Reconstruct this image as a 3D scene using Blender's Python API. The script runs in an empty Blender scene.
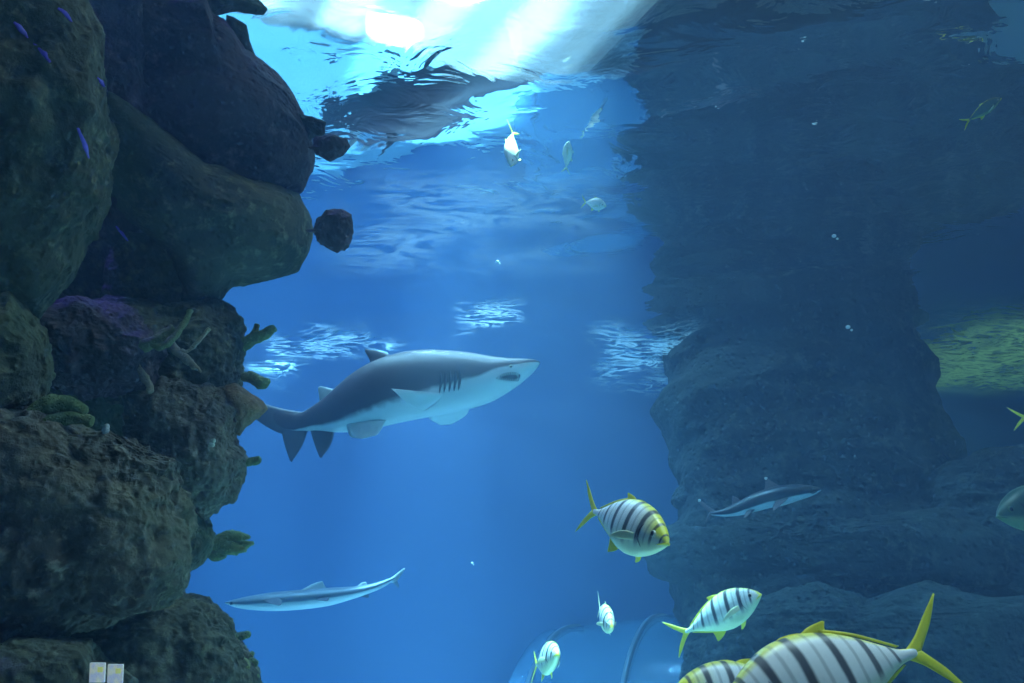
import bpy, bmesh, math, random
import numpy as np
from mathutils import Vector, Matrix
from mathutils.bvhtree import BVHTree

random.seed(7)
SC = bpy.context.scene
COL = SC.collection
rad = math.radians

# ------------------------------------------------------------------ frame
W, H, F = 1024, 683, 800.0
PITCH = rad(22)
CAM = np.array([0.0, 0.0, 1.2])
SURF = 4.5            # height of the water surface
BACK = 10.3           # back wall of the tank

def ray(px, py):
    """direction through a pixel, scaled so that its y (forward) component is 1"""
    a, b = (px - W / 2) / F, -(py - H / 2) / F
    y = math.cos(PITCH) - b * math.sin(PITCH)
    z = math.sin(PITCH) + b * math.cos(PITCH)
    return np.array([a / y, 1.0, z / y])

def at(px, py, y):
    return CAM + ray(px, py) * y

class Plane:
    """vertical plane through two points; px() gives the point seen at a pixel, off moves towards the camera"""
    def __init__(s, a, b, lean=0.0):
        s.a = np.array(a, float); d = np.array(b, float) - s.a
        s.d = d / np.linalg.norm(d)
        n = np.cross(s.d, [0, 0, 1.0]); n /= np.linalg.norm(n)
        if np.dot(n, CAM - s.a) < 0: n = -n
        if lean:
            u = np.cross(n, s.d); u = u if u[2] > 0 else -u
            n = n * math.cos(lean) + u * math.sin(lean)
        s.n = n
    def px(s, x, y, off=0.0):
        r = ray(x, y); p0 = s.a + s.n * off
        t = np.dot(p0 - CAM, s.n) / np.dot(r, s.n)
        return CAM + r * t

# ------------------------------------------------------------------ noise
def _hash(ix, iy, iz, seed):
    h = (ix * 374761393 + iy * 668265263 + iz * 2147483647 + seed * 1274126177) & 0xffffffff
    h = ((h ^ (h >> 13)) * 1274126177) & 0xffffffff
    h = ((h ^ (h >> 16)) * 2246822519) & 0xffffffff
    return ((h ^ (h >> 15)) & 0xffffff) / float(0xffffff)

def vnoise(p, seed=0):
    p = np.asarray(p, float); f = np.floor(p).astype(np.int64); t = p - f
    t = t * t * t * (t * (t * 6 - 15) + 10)
    r = np.zeros(len(p))
    for dx in (0, 1):
        wx = t[:, 0] if dx else 1 - t[:, 0]
        for dy in (0, 1):
            wy = t[:, 1] if dy else 1 - t[:, 1]
            for dz in (0, 1):
                wz = t[:, 2] if dz else 1 - t[:, 2]
                r += wx * wy * wz * _hash(f[:, 0] + dx, f[:, 1] + dy, f[:, 2] + dz, seed)
    return r * 2 - 1

def fbm(p, octv=5, seed=0, gain=.5, ridge=False):
    r = np.zeros(len(p)); a = 1.0; tot = 0
    q = np.array(p, float)
    for o in range(octv):
        n = vnoise(q, seed + o * 17)
        if ridge: n = 1 - 2 * np.abs(n)
        r += a * n; tot += a; a *= gain; q = q * 2.03 + 11.7
    return r / tot

# ------------------------------------------------------------------ object helpers
def tag(o, label=None, cat=None, group=None, kind=None):
    if label: o['label'] = label
    if cat: o['category'] = cat
    if group: o['group'] = group
    if kind: o['kind'] = kind
    return o

def mesh_obj(name, verts, faces, mat, parent=None, uv=None, smooth=True):
    me = bpy.data.meshes.new(name)
    me.from_pydata([tuple(map(float, v)) for v in verts], [], [tuple(map(int, f)) for f in faces])
    if uv is not None:
        l = me.uv_layers.new(name='UVMap')
        vi = np.zeros(len(me.loops), dtype=np.int32); me.loops.foreach_get('vertex_index', vi)
        l.data.foreach_set('uv', np.asarray(uv, dtype=np.float32)[vi].ravel())
    if smooth: me.polygons.foreach_set('use_smooth', [True] * len(me.polygons))
    bm = bmesh.new(); bm.from_mesh(me); bmesh.ops.recalc_face_normals(bm, faces=bm.faces[:]); bm.to_mesh(me); bm.free()
    if mat: me.materials.append(mat)
    me.update()
    o = bpy.data.objects.new(name, me); COL.objects.link(o)
    if parent: o.parent = parent
    return o

def empty(name, loc, label=None, cat=None, group=None, mat=None):
    o = bpy.data.objects.new(name, None); COL.objects.link(o)
    o.empty_display_size = .1
    if mat is not None: o.matrix_world = mat
    else: o.location = loc
    return tag(o, label, cat, group)

def interp(pts, n):
    """Catmull-Rom through rows of pts, n samples"""
    P = np.asarray(pts, float); m = len(P)
    Q = np.vstack([2 * P[0] - P[1], P, 2 * P[-1] - P[-2]])
    out = []
    for t in np.linspace(0, m - 1, n):
        i = min(int(t), m - 2); f = t - i
        a, b, c, d = Q[i], Q[i + 1], Q[i + 2], Q[i + 3]
        out.append(.5 * (2 * b + (c - a) * f + (2 * a - 5 * b + 4 * c - d) * f * f + (3 * b - a - 3 * c + d) * f ** 3))
    return np.array(out)

def grid_faces(n, m, closed=True):
    f = []
    for i in range(n - 1):
        for j in range(m if closed else m - 1):
            k = (j + 1) % m
            f.append((i * m + j, (i + 1) * m + j, (i + 1) * m + k, i * m + k))
    return f

def body_from(tops, bots, widths, nrm, n=90, m=40, sq=1.0, off=None):
    """closed animal body: rings between top and bottom lines, half width along nrm"""
    T = interp(tops, n); B = interp(bots, n); w = interp(np.array(widths)[:, None], n)[:, 0]
    w = np.maximum(w, .0015)
    V = []; UV = []
    for i in range(n):
        c = (T[i] + B[i]) / 2; up = (T[i] - B[i]) / 2
        for j in range(m):
            a = 2 * math.pi * j / m
            s, co = math.sin(a), math.cos(a)
            if sq != 1: co = math.copysign(abs(co) ** sq, co)
            V.append(c + up * s + nrm * (w[i] * co)); UV.append((i / (n - 1), (s + 1) / 2))
    Fc = grid_faces(n, m)
    V.append((T[0] + B[0]) / 2); UV.append((0, .5)); V.append((T[-1] + B[-1]) / 2); UV.append((1, .5))
    a0, a1 = len(V) - 2, len(V) - 1
    for j in range(m):
        Fc.append((a0, j, (j + 1) % m)); Fc.append((a1, (n - 1) * m + (j + 1) % m, (n - 1) * m + j))
    return np.array(V), Fc, UV

def fin_geo(lead, trail, thick, nrm, n=14, m=7, curl=0.0):
    """fin with a lens section, spanned between a leading and a trailing line (root to tip)"""
    L = interp(lead, n); T = interp(trail, n)
    V = []; UV = []
    for i in range(n):
        t = i / (n - 1)
        for side in (1, -1):
            for j in range(m):
                c = j / (m - 1)
                if side < 0: c = 1 - c
                th = thick * (1 - .8 * t) * (4 * c * (1 - c)) ** .6 * .5 + thick * .03
                V.append(L[i] * (1 - c) + T[i] * c + nrm * (th * side + curl * t * t)); UV.append((c, t))
    M = 2 * m
    Fc = grid_faces(n, M)
    for base in (0, (n - 1) * M):
        for j in range(m - 1):
            Fc.append((base + j, base + j + 1, base + M - 2 - j, base + M - 1 - j))
    return V, Fc, UV

def tube_geo(pts, radii, m=10, n=None, noise=0, seed=0, fq=30):
    n = n or max(6, len(pts) * 5)
    P = interp(pts, n); R = interp(np.array(radii, float)[:, None], n)[:, 0]
    V = []; a = None
    for i in range(n):
        d = P[min(i + 1, n - 1)] - P[max(i - 1, 0)]; d = d / (np.linalg.norm(d) + 1e-9)
        if a is None:
            a = np.cross(d, [0, 0, 1.0] if abs(d[2]) < .9 else [1.0, 0, 0])
        a = a - d * np.dot(a, d); a /= np.linalg.norm(a); b = np.cross(d, a)
        for j in range(m):
            t = 2 * math.pi * j / m
            V.append(P[i] + (a * math.cos(t) + b * math.sin(t)) * max(R[i], 1e-4))
    V.append(P[0]); V.append(P[-1])
    V = np.array(V)
    Fc = grid_faces(n, m)
    for j in range(m):
        Fc.append((len(V) - 2, j, (j + 1) % m)); Fc.append((len(V) - 1, (n - 1) * m + (j + 1) % m, (n - 1) * m + j))
    if noise:
        c = np.repeat(P, m, axis=0); nn = V[:n * m] - c
        ln = np.linalg.norm(nn, axis=1, keepdims=True) + 1e-9
        V[:n * m] += nn / ln * (fbm(V[:n * m] * fq, 3, seed)[:, None] * noise)
    return V, Fc

def join_geo(parts):
    V = []; Fc = []; k = 0
    for v, f in parts:
        V += [tuple(x) for x in v]; Fc += [tuple(i + k for i in q) for q in f]; k += len(v)
    return np.array(V), Fc

_ico = {}
def ico(sub):
    if sub not in _ico:
        bm = bmesh.new(); bmesh.ops.create_icosphere(bm, subdivisions=sub, radius=1)
        _ico[sub] = (np.array([v.co[:] for v in bm.verts]), [[v.index for v in f.verts] for f in bm.faces]); bm.free()
    return _ico[sub]

def ball_geo(c, r, sub=3):
    v, f = ico(sub); return v * np.asarray(r) + c, f

# ------------------------------------------------------------------ materials
def new_mat(name):
    m = bpy.data.materials.new(name); m.use_nodes = True
    nt = m.node_tree; nt.nodes.clear()
    return m, nt, nt.nodes, nt.links

def N(nt, t, **kw):
    n = nt.nodes.new(t)
    for k, v in kw.items():
        if k.startswith('i_'):
            key = k[2:].replace('_', ' ')
            n.inputs[int(key) if key.isdigit() else key].default_value = v
        else: setattr(n, k, v)
    return n

def mth(nt, op, a, b=None, c=None, clamp=False):
    n = nt.nodes.new('ShaderNodeMath'); n.operation = op; n.use_clamp = clamp
    for i, x in enumerate((a, b, c)):
        if x is None: continue
        if isinstance(x, (int, float)): n.inputs[i].default_value = x
        else: nt.links.new(x, n.inputs[i])
    return n.outputs[0]

def mixc(nt, f, a, b):
    n = nt.nodes.new('ShaderNodeMix'); n.data_type = 'RGBA'
    for i, x in ((0, f), (6, a), (7, b)):
        if isinstance(x, (int, float)): n.inputs[i].default_value = x
        elif isinstance(x, tuple): n.inputs[i].default_value = (*x, 1)
        else: nt.links.new(x, n.inputs[i])
    return n.outputs[2]

def smooth(nt, x, a, b):
    n = nt.nodes.new('ShaderNodeMapRange'); n.interpolation_type = 'SMOOTHSTEP'; n.clamp = True
    nt.links.new(x, n.inputs[0]); n.inputs[1].default_value = a; n.inputs[2].default_value = b
    return n.outputs[0]

def finish(nt, col, rough=.6, bump=None, bs=.3, bd=.01, spec=.5, coat=0, trans=None):
    p = N(nt, 'ShaderNodeBsdfPrincipled'); o = N(nt, 'ShaderNodeOutputMaterial')
    if isinstance(col, tuple): p.inputs['Base Color'].default_value = (*col, 1)
    else: nt.links.new(col, p.inputs['Base Color'])
    if isinstance(rough, (int, float)): p.inputs['Roughness'].default_value = rough
    else: nt.links.new(rough, p.inputs['Roughness'])
    p.inputs['Specular IOR Level'].default_value = spec
    p.inputs['Coat Weight'].default_value = coat
    if bump is not None:
        b = N(nt, 'ShaderNodeBump'); b.inputs['Strength'].default_value = bs; b.inputs['Distance'].default_value = bd
        nt.links.new(bump, b.inputs['Height']); nt.links.new(b.outputs[0], p.inputs['Normal'])
    nt.links.new(p.outputs[0], o.inputs['Surface'])
    return p

def noise_tex(nt, scale, detail=4, rough=.55, vec=None, dist=0):
    n = N(nt, 'ShaderNodeTexNoise'); n.inputs['Scale'].default_value = scale
    n.inputs['Detail'].default_value = detail; n.inputs['Roughness'].default_value = rough
    n.inputs['Distortion'].default_value = dist
    if vec is None:
        vec = N(nt, 'ShaderNodeTexCoord').outputs['Object']
    nt.links.new(vec, n.inputs['Vector'])
    return n.outputs['Fac']

def rock_mat(name, dark, mid, pale, accent, acc_amt=.5, sc=1.0, bd=.02):
    m, nt, nd, lk = new_mat(name)
    a = noise_tex(nt, 2.2 * sc, 6, .6, dist=.4); b = noise_tex(nt, 14 * sc, 6, .7); c = noise_tex(nt, 1.1 * sc, 3, .5)
    v = N(nt, 'ShaderNodeTexVoronoi'); v.inputs['Scale'].default_value = 26 * sc
    tc = N(nt, 'ShaderNodeTexCoord'); lk.new(tc.outputs['Object'], v.inputs['Vector'])
    col = mixc(nt, smooth(nt, a, .35, .65), dark, mid)
    col = mixc(nt, smooth(nt, b, .5, .75), col, pale)
    col = mixc(nt, mth(nt, 'MULTIPLY', smooth(nt, c, .48, .62), acc_amt), col, accent)
    pit = smooth(nt, v.outputs['Distance'], 0.0, .45)
    h = mth(nt, 'ADD', mth(nt, 'MULTIPLY', b, 1.2), mth(nt, 'MULTIPLY', pit, .5))
    finish(nt, col, .85, h, .9, bd, .25)
    return m

M = {}
M['rock_olive'] = rock_mat('rock_olive', (.035, .038, .022), (.085, .085, .05), (.20, .19, .12), (.05, .075, .03), .6)
M['rock_pale'] = rock_mat('rock_pale', (.06, .05, .035), (.15, .125, .085), (.34, .29, .21), (.08, .10, .05), .45, 1.3)
M['rock_purple'] = rock_mat('rock_purple', (.035, .026, .034), (.08, .055, .065), (.15, .11, .12), (.09, .045, .045), .5)
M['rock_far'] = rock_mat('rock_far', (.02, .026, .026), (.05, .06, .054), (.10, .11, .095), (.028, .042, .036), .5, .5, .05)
M['coral_green'] = rock_mat('coral_green', (.08, .13, .05), (.16, .22, .08), (.34, .40, .18), (.18, .15, .07), .4, 4, .008)
M['coral_brown'] = rock_mat('coral_brown', (.14, .08, .04), (.26, .16, .08), (.40, .28, .16), (.20, .20, .08), .4, 4, .008)
M['coral_tan'] = rock_mat('coral_tan', (.24, .19, .12), (.45, .36, .25), (.65, .55, .4), (.3, .25, .18), .4, 4, .006)

def plain(name, col, rough=.5, spec=.5, coat=0, var=.15, sc=20):
    m, nt, nd, lk = new_mat(name)
    n = noise_tex(nt, sc, 4)
    dk = tuple(x * (1 - var) for x in col)
    finish(nt, mixc(nt, n, dk, col), rough, n, .1, .004, spec, coat)
    return m
M['wall'] = plain('blue_painted_wall', (.15, .20, .33), .8, .2, var=.15, sc=1.2)
M['ceiling'] = plain('dark_ceiling', (.03, .04, .05), .9, .1)
M['black'] = plain('black_glossy', (.012, .012, .015), .15, .6)
M['dark_line'] = plain('dark_slit', (.05, .045, .06), .8, .1)
M['tooth'] = plain('tooth_white', (.8, .8, .74), .3)
M['steel'] = plain('dull_steel', (.20, .24, .28), .4)
M['eye_ring'] = plain('eye_pale', (.75, .75, .6), .25)

M['bubble'] = plain('bubble_silver', (.85, .95, .95), .12, 1.0, 1.0, .05)
def floor_mat():
    m, nt, nd, lk = new_mat('pale_sand')
    a = noise_tex(nt, .8, 5); b = noise_tex(nt, 60, 4)
    col = mixc(nt, a, (.60, .58, .50), (.86, .84, .76))
    finish(nt, mixc(nt, mth(nt, 'MULTIPLY', b, .3), col, (.5, .46, .38)), .9, b, .3, .01, .2)
    return m
M['sand'] = floor_mat()

def shark_mat(name, grey, pale, line=.42, edge=.06, nose=None, spots=0):
    """grey back over a white belly, along the UV's v; the tide line wanders a little"""
    m, nt, nd, lk = new_mat(name)
    uv = N(nt, 'ShaderNodeUVMap'); sp = N(nt, 'ShaderNodeSeparateXYZ'); lk.new(uv.outputs[0], sp.inputs[0])
    u, v = sp.outputs[0], sp.outputs[1]
    cv = N(nt, 'ShaderNodeFloatCurve'); lk.new(u, cv.inputs[1])
    c = cv.mapping.curves[0]
    for i, p in enumerate(line if isinstance(line, list) else [(0, line), (1, line)]):
        if i < 2: c.points[i].location = p
        else: c.points.new(*p)
    cv.mapping.update()
    n = noise_tex(nt, 9, 3)
    x = mth(nt, 'ADD', mth(nt, 'SUBTRACT', v, cv.outputs[0]), mth(nt, 'MULTIPLY', mth(nt, 'SUBTRACT', n, .5), .10))
    f = smooth(nt, x, -edge, edge)
    g2 = mixc(nt, noise_tex(nt, 5, 4), tuple(q * .8 for q in grey), grey)
    col = mixc(nt, f, pale, g2)
    finish(nt, col, .42, noise_tex(nt, 120, 2), .08, .003, .5)
    return m
M['shark'] = shark_mat('shark_skin', (.105, .075, .085), (.95, .95, .90), [(0, .45), (1, .02), (.06, .60), (.125, .60), (.19, .54), (.25, .44), (.31, .35), (.375, .27), (.44, .20), (.5, .18), (.62, .16), (.8, .15), (.9, .10)], .05)
M['shark_fin'] = plain('shark_fin_grey', (.13, .11, .12), .45)
M['shark_finpale'] = plain('shark_fin_pale', (.90, .90, .84), .45, var=.05)
M['shark_finmid'] = plain('shark_fin_midgrey', (.60, .62, .58), .45)
M['reef_shark'] = shark_mat('reef_shark_skin', (.02, .022, .03), (.80, .80, .76), .20, .05)
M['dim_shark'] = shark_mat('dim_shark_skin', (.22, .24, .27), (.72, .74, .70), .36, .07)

BARS = [(.115, .012, .9), (.235, .012, .85), (.290, .006, .35), (.345, .014, .95), (.400, .006, .35), (.455, .014, .95), (.515, .006, .35), (.575, .013, .95), (.635, .006, .35), (.695, .012, .9), (.755, .006, .35), (.815, .010, .8)]
def trevally_mat(name, yellow_head=.25):
    m, nt, nd, lk = new_mat(name)
    uv = N(nt, 'ShaderNodeUVMap'); sp = N(nt, 'ShaderNodeSeparateXYZ'); lk.new(uv.outputs[0], sp.inputs[0])
    u, v = sp.outputs[0], sp.outputs[1]
    n = noise_tex(nt, 14, 3)
    # bars lean: shift u by v
    us = mth(nt, 'ADD', mth(nt, 'ADD', u, mth(nt, 'MULTIPLY', mth(nt, 'SUBTRACT', v, .5), .05)), mth(nt, 'MULTIPLY', mth(nt, 'SUBTRACT', n, .5), .012))
    tot = None
    for c, w, k in (BARS if yellow_head > .2 else BARS[1:]):
        d = mth(nt, 'ABSOLUTE', mth(nt, 'SUBTRACT', us, c))
        b = mth(nt, 'SUBTRACT', 1.0, smooth(nt, d, w * .6, w * 1.6)); b = mth(nt, 'MULTIPLY', b, k)
        tot = b if tot is None else mth(nt, 'MAXIMUM', tot, b)
    # bars fade towards belly
    tot = mth(nt, 'MULTIPLY', tot, smooth(nt, v, .12, .42))
    silver = mixc(nt, smooth(nt, v, .05, .5), (.72, .80, .50), (.82, .82, .82))
    silver = mixc(nt, smooth(nt, v, .90, .995), silver, (.72, .70, .12))
    head = mth(nt, 'MULTIPLY', mth(nt, 'SUBTRACT', 1.0, smooth(nt, u, yellow_head * .45, yellow_head)), mth(nt, 'ADD', .15, mth(nt, 'MULTIPLY', smooth(nt, v, .35, .8), .85)))
    col = mixc(nt, head, silver, (.86, .80, .06))
    nose = mth(nt, 'SUBTRACT', 1.0, smooth(nt, u, .03, .09))
    col = mixc(nt, mth(nt, 'MULTIPLY', nose, .8), col, (.82, .78, .12))
    col = mixc(nt, tot, col, (.035, .035, .05))
    finish(nt, col, .38, noise_tex(nt, 160, 2), .1, .002, .5)
    return m
M['trevally'] = trevally_mat('trevally_skin', .40)
M['trevally_pale'] = trevally_mat('trevally_skin_pale', .14)
M['reflected_silver_skin'] = shark_mat('silver_fish_reflection_skin', (.80, .84, .78), (.92, .92, .80), .4, .1)
M['dim_green_skin'] = shark_mat('dim_green_fish_skin', (.05, .09, .06), (.22, .30, .12), .3, .12)
M['dim_fin'] = plain('dim_green_fin', (.09, .14, .06), .5)
def fin_mat(name, a, b):
    m, nt, nd, lk = new_mat(name)
    uv = N(nt, 'ShaderNodeUVMap'); sp = N(nt, 'ShaderNodeSeparateXYZ'); lk.new(uv.outputs[0], sp.inputs[0])
    r = mth(nt, 'ADD', .5, mth(nt, 'MULTIPLY', mth(nt, 'SINE', mth(nt, 'MULTIPLY', sp.outputs[0], 110)), .5))
    col = mixc(nt, mth(nt, 'MULTIPLY', r, .35), a, b)
    finish(nt, col, .45, r, .3, .001, .4)
    return m
M['yellow_fin'] = fin_mat('yellow_fin', (.88, .80, .05), (.60, .48, .03))
M['clear_fin'] = fin_mat('reflected_pale_fin', (.75, .76, .5), (.5, .52, .3))

def water_mat():
    m, nt, nd, lk = new_mat('tank_water')
    tc = N(nt, 'ShaderNodeTexCoord')
    mp = N(nt, 'ShaderNodeMapping'); lk.new(tc.outputs['Object'], mp.inputs['Vector']); mp.inputs['Scale'].default_value = (1.0, 1.5, 1)
    n1 = noise_tex(nt, 2.4, 3, .5, mp.outputs[0], .8)
    b = N(nt, 'ShaderNodeBump'); b.inputs['Strength'].default_value = 1.0; b.inputs['Distance'].default_value = .006
    lk.new(n1, b.inputs['Height'])
    fr = N(nt, 'ShaderNodeFresnel'); fr.inputs['IOR'].default_value = 1.33; lk.new(b.outputs[0], fr.inputs['Normal'])
    g = N(nt, 'ShaderNodeBsdfGlossy'); g.inputs['Roughness'].default_value = .02; g.inputs['Color'].default_value = (.97, .99, 1, 1)
    lk.new(b.outputs[0], g.inputs['Normal'])
    t0 = N(nt, 'ShaderNodeBsdfTransparent')
    rf = N(nt, 'ShaderNodeBsdfRefraction'); rf.inputs['IOR'].default_value = 1.12; rf.inputs['Roughness'].default_value = .2; lk.new(b.outputs[0], rf.inputs['Normal'])
    t = N(nt, 'ShaderNodeMixShader'); t.inputs[0].default_value = .82; lk.new(t0.outputs[0], t.inputs[1]); lk.new(rf.outputs[0], t.inputs[2])
    mx = N(nt, 'ShaderNodeMixShader'); lk.new(fr.outputs[0], mx.inputs[0]); lk.new(t.outputs[0], mx.inputs[1]); lk.new(g.outputs[0], mx.inputs[2])
    o = N(nt, 'ShaderNodeOutputMaterial'); lk.new(mx.outputs[0], o.inputs['Surface'])
    va = N(nt, 'ShaderNodeVolumeAbsorption'); va.inputs['Color'].default_value = (*ABS_C, 1); va.inputs['Density'].default_value = ABS_D
    vs = N(nt, 'ShaderNodeVolumeScatter'); vs.inputs['Color'].default_value = (*SCAT_C, 1); vs.inputs['Density'].default_value = SCAT_D
    vs.inputs['Anisotropy'].default_value = .25
    ad = N(nt, 'ShaderNodeAddShader'); lk.new(va.outputs[0], ad.inputs[0]); lk.new(vs.outputs[0], ad.inputs[1])
    lk.new(ad.outputs[0], o.inputs['Volume'])
    return m
ABS_C, ABS_D = (.25, .70, .95), .23
SCAT_C, SCAT_D = (.34, .58, 1.0), .022
M['water'] = water_mat()

# ------------------------------------------------------------------ the tank
def slab(name, x0, x1, y0, y1, z0, z1, mat):
    v = [(x, y, z) for x in (x0, x1) for y in (y0, y1) for z in (z0, z1)]
    f = [(0, 1, 3, 2), (4, 6, 7, 5), (0, 4, 5, 1), (2, 3, 7, 6), (0, 2, 6, 4), (1, 5, 7, 3)]
    o = mesh_obj(name, v, f, mat, smooth=False); o['kind'] = 'structure'; return o
XL, XR, YF, ZT = -8.0, 8.5, -2.5, 8.6
slab('floor', XL - .2, XR + .2, YF - .2, BACK + .2, -.25, 0, M['sand'])
slab('unseen_floor_step', XL, XR, 6.6, BACK, -.05, .6, M['sand'])  # unseen; raised so its lit sand fills more of the surface reflection
slab('wall_back', XL - .2, XR + .2, BACK, BACK + .2, 0, ZT, M['wall'])
slab('wall_left', XL - .2, XL, YF, BACK, 0, ZT, M['wall'])
slab('wall_right', XR, XR + .2, YF, BACK, 0, ZT, M['wall'])
slab('wall_front', XL - .2, XR + .2, YF - .2, YF, 0, ZT, M['ceiling'])
slab('ceiling', XL - .2, XR + .2, YF - .2, BACK + .2, ZT, ZT + .2, M['ceiling'])

SLOPE = lambda lam: .0075 if lam > .8 else (.0062 if lam > .34 else .0026)
def water():
    x0, x1, y0, y1 = XL - .12, XR + .12, YF - .12, BACK + .12
    st = .07
    nx, ny = int((x1 - x0) / st), int((y1 - y0) / st)
    X, Y = np.meshgrid(np.linspace(x0, x1, nx), np.linspace(y0, y1, ny), indexing='ij')
    Z = np.zeros_like(X); r = np.random.RandomState(5)
    for k in range(36):
        lam = 2.4 * (.10 ** (k / 35.0)); th = r.normal(1.35, .65); kk = 2 * math.pi / lam
        sl = SLOPE(lam)
        Z += sl / kk * np.sin(kk * (X * math.cos(th) + Y * math.sin(th)) + r.uniform(0, 6.28))
    Z *= 1 + 1.3 * np.clip((Y - 4.8) / 3.0, 0, 1)
    V = np.stack([X, Y, Z + SURF], -1).reshape(-1, 3)
    Fc = []
    for i in range(nx - 1):
        for j in range(ny - 1):
            a = i * ny + j; Fc.append((a, a + ny, a + ny + 1, a + 1))
    k = len(V); zb = -.15
    V = np.vstack([V, [[x0, y0, zb], [x1, y0, zb], [x1, y1, zb], [x0, y1, zb]]])
    e1 = [i * ny for i in range(nx)]; e3 = [i * ny + ny - 1 for i in range(nx)]
    e0 = list(range(ny)); e2 = [(nx - 1) * ny + j for j in range(ny)]
    Fc.append(tuple([k, k + 1] + e1[::-1])); Fc.append(tuple([k + 2, k + 3] + e3))
    Fc.append(tuple([k + 3, k] + e0)); Fc.append(tuple([k + 1, k + 2] + e2[::-1]))
    Fc.append((k, k + 3, k + 2, k + 1))
    o = mesh_obj('tank_water', V, Fc, M['water'])
    tag(o, 'clear blue water filling the whole tank, its rippled surface overhead', 'water', kind='stuff')
water()

def wave_z(X, Y):
    Z = np.zeros_like(X); r = np.random.RandomState(5)
    for k in range(36):
        lam = 2.4 * (.10 ** (k / 35.0)); th = r.normal(1.35, .65); kk = 2 * math.pi / lam
        Z += SLOPE(lam) / kk * np.sin(kk * (X * math.cos(th) + Y * math.sin(th)) + r.uniform(0, 6.28))
    return Z * (1 + 1.3 * np.clip((Y - 4.8) / 3.0, 0, 1))
def on_surface(px, py):
    r = ray(px, py); t = (SURF - CAM[2]) / r[2]; return CAM + r * t
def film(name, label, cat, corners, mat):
    """thin added sheet imitating bright ripples, on the underside of the waves; corners in world x, y"""
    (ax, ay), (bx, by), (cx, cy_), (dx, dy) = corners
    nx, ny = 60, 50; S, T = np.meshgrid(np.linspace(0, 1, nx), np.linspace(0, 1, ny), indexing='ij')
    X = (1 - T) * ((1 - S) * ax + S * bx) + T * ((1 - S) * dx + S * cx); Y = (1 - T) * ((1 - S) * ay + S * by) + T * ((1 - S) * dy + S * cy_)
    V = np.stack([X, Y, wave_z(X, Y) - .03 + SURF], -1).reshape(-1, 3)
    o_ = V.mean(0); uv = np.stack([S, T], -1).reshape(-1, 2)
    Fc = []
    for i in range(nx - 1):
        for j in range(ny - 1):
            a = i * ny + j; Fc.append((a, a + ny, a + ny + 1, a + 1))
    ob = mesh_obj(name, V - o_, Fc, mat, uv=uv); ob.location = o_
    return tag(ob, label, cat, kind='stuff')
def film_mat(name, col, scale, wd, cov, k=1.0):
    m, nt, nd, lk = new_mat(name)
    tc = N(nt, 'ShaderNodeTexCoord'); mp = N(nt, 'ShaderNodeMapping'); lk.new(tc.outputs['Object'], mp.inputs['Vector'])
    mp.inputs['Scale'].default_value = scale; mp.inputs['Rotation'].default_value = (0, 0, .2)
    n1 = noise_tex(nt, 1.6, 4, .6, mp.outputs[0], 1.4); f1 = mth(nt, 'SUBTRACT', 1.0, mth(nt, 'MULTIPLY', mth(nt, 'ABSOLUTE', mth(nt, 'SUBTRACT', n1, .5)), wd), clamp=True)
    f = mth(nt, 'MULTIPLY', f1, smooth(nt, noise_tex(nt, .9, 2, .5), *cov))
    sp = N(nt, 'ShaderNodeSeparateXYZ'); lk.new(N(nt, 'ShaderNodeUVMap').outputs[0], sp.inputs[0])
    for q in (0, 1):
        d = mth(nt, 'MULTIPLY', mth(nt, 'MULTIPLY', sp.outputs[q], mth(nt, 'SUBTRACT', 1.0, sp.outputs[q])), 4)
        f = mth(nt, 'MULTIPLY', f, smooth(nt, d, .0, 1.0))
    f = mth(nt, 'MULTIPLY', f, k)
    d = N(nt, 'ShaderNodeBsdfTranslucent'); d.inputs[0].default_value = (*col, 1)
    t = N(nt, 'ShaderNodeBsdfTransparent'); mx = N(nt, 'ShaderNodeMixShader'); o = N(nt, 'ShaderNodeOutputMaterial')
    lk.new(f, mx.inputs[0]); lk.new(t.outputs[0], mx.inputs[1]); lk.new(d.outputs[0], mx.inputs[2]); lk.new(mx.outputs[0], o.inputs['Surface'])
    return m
M['ripple_light'] = film_mat('ripple_light_film', (.62, .68, .22), (1.6, 3.6, 1), 6, (.25, .5))  # yellow-green light on the ripples, put into the colour of an added sheet
M['glint'] = film_mat('surface_glint', (.85, .95, .95), (1.1, 2.6, 1), 20, (.44, .62), .5)  # bright ripple reflections painted as pale streaks on added sheets
M['glint_soft'] = film_mat('soft_surface_glint', (.85, .95, .95), (.9, 2.2, 1), 9, (.36, .56), .15)  # fainter, broader version of the painted ripple reflections
film('ripple_light_film', 'streaky yellow-green sheet imitating lit ripples on the far water surface right of the pillar', 'ripple_light', [(3.9, 6.8), (8.0, 6.6), (8.4, 10.25), (3.9, 10.25)], M['ripple_light'])
def pxfilm(lab, x0, y0, x1, y1, mt='glint'):
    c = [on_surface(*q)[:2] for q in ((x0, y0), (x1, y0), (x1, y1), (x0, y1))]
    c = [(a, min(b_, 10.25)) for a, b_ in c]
    film('surface_glint', lab, 'glint', c, M[mt])
M['glint_bright'] = film_mat('bright_surface_glint', (.85, .97, 1.0), (1.0, 2.2, 1), 16, (.36, .55), .85)  # stronger version of the painted ripple reflections
pxfilm('added bright streaks imitating ripple reflections on the far surface just left of the pillar', 575, 312, 712, 430, 'glint_bright')
pxfilm('added pale streaks imitating ripple reflections on the far surface above the shark tail', 240, 305, 410, 398)
pxfilm('small added flecks imitating ripple glints on the surface above the shark head', 448, 288, 532, 356)
pxfilm('added soft pale patches imitating ripple reflections on the surface under the bright light', 300, 150, 640, 280, 'glint_soft')

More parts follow.
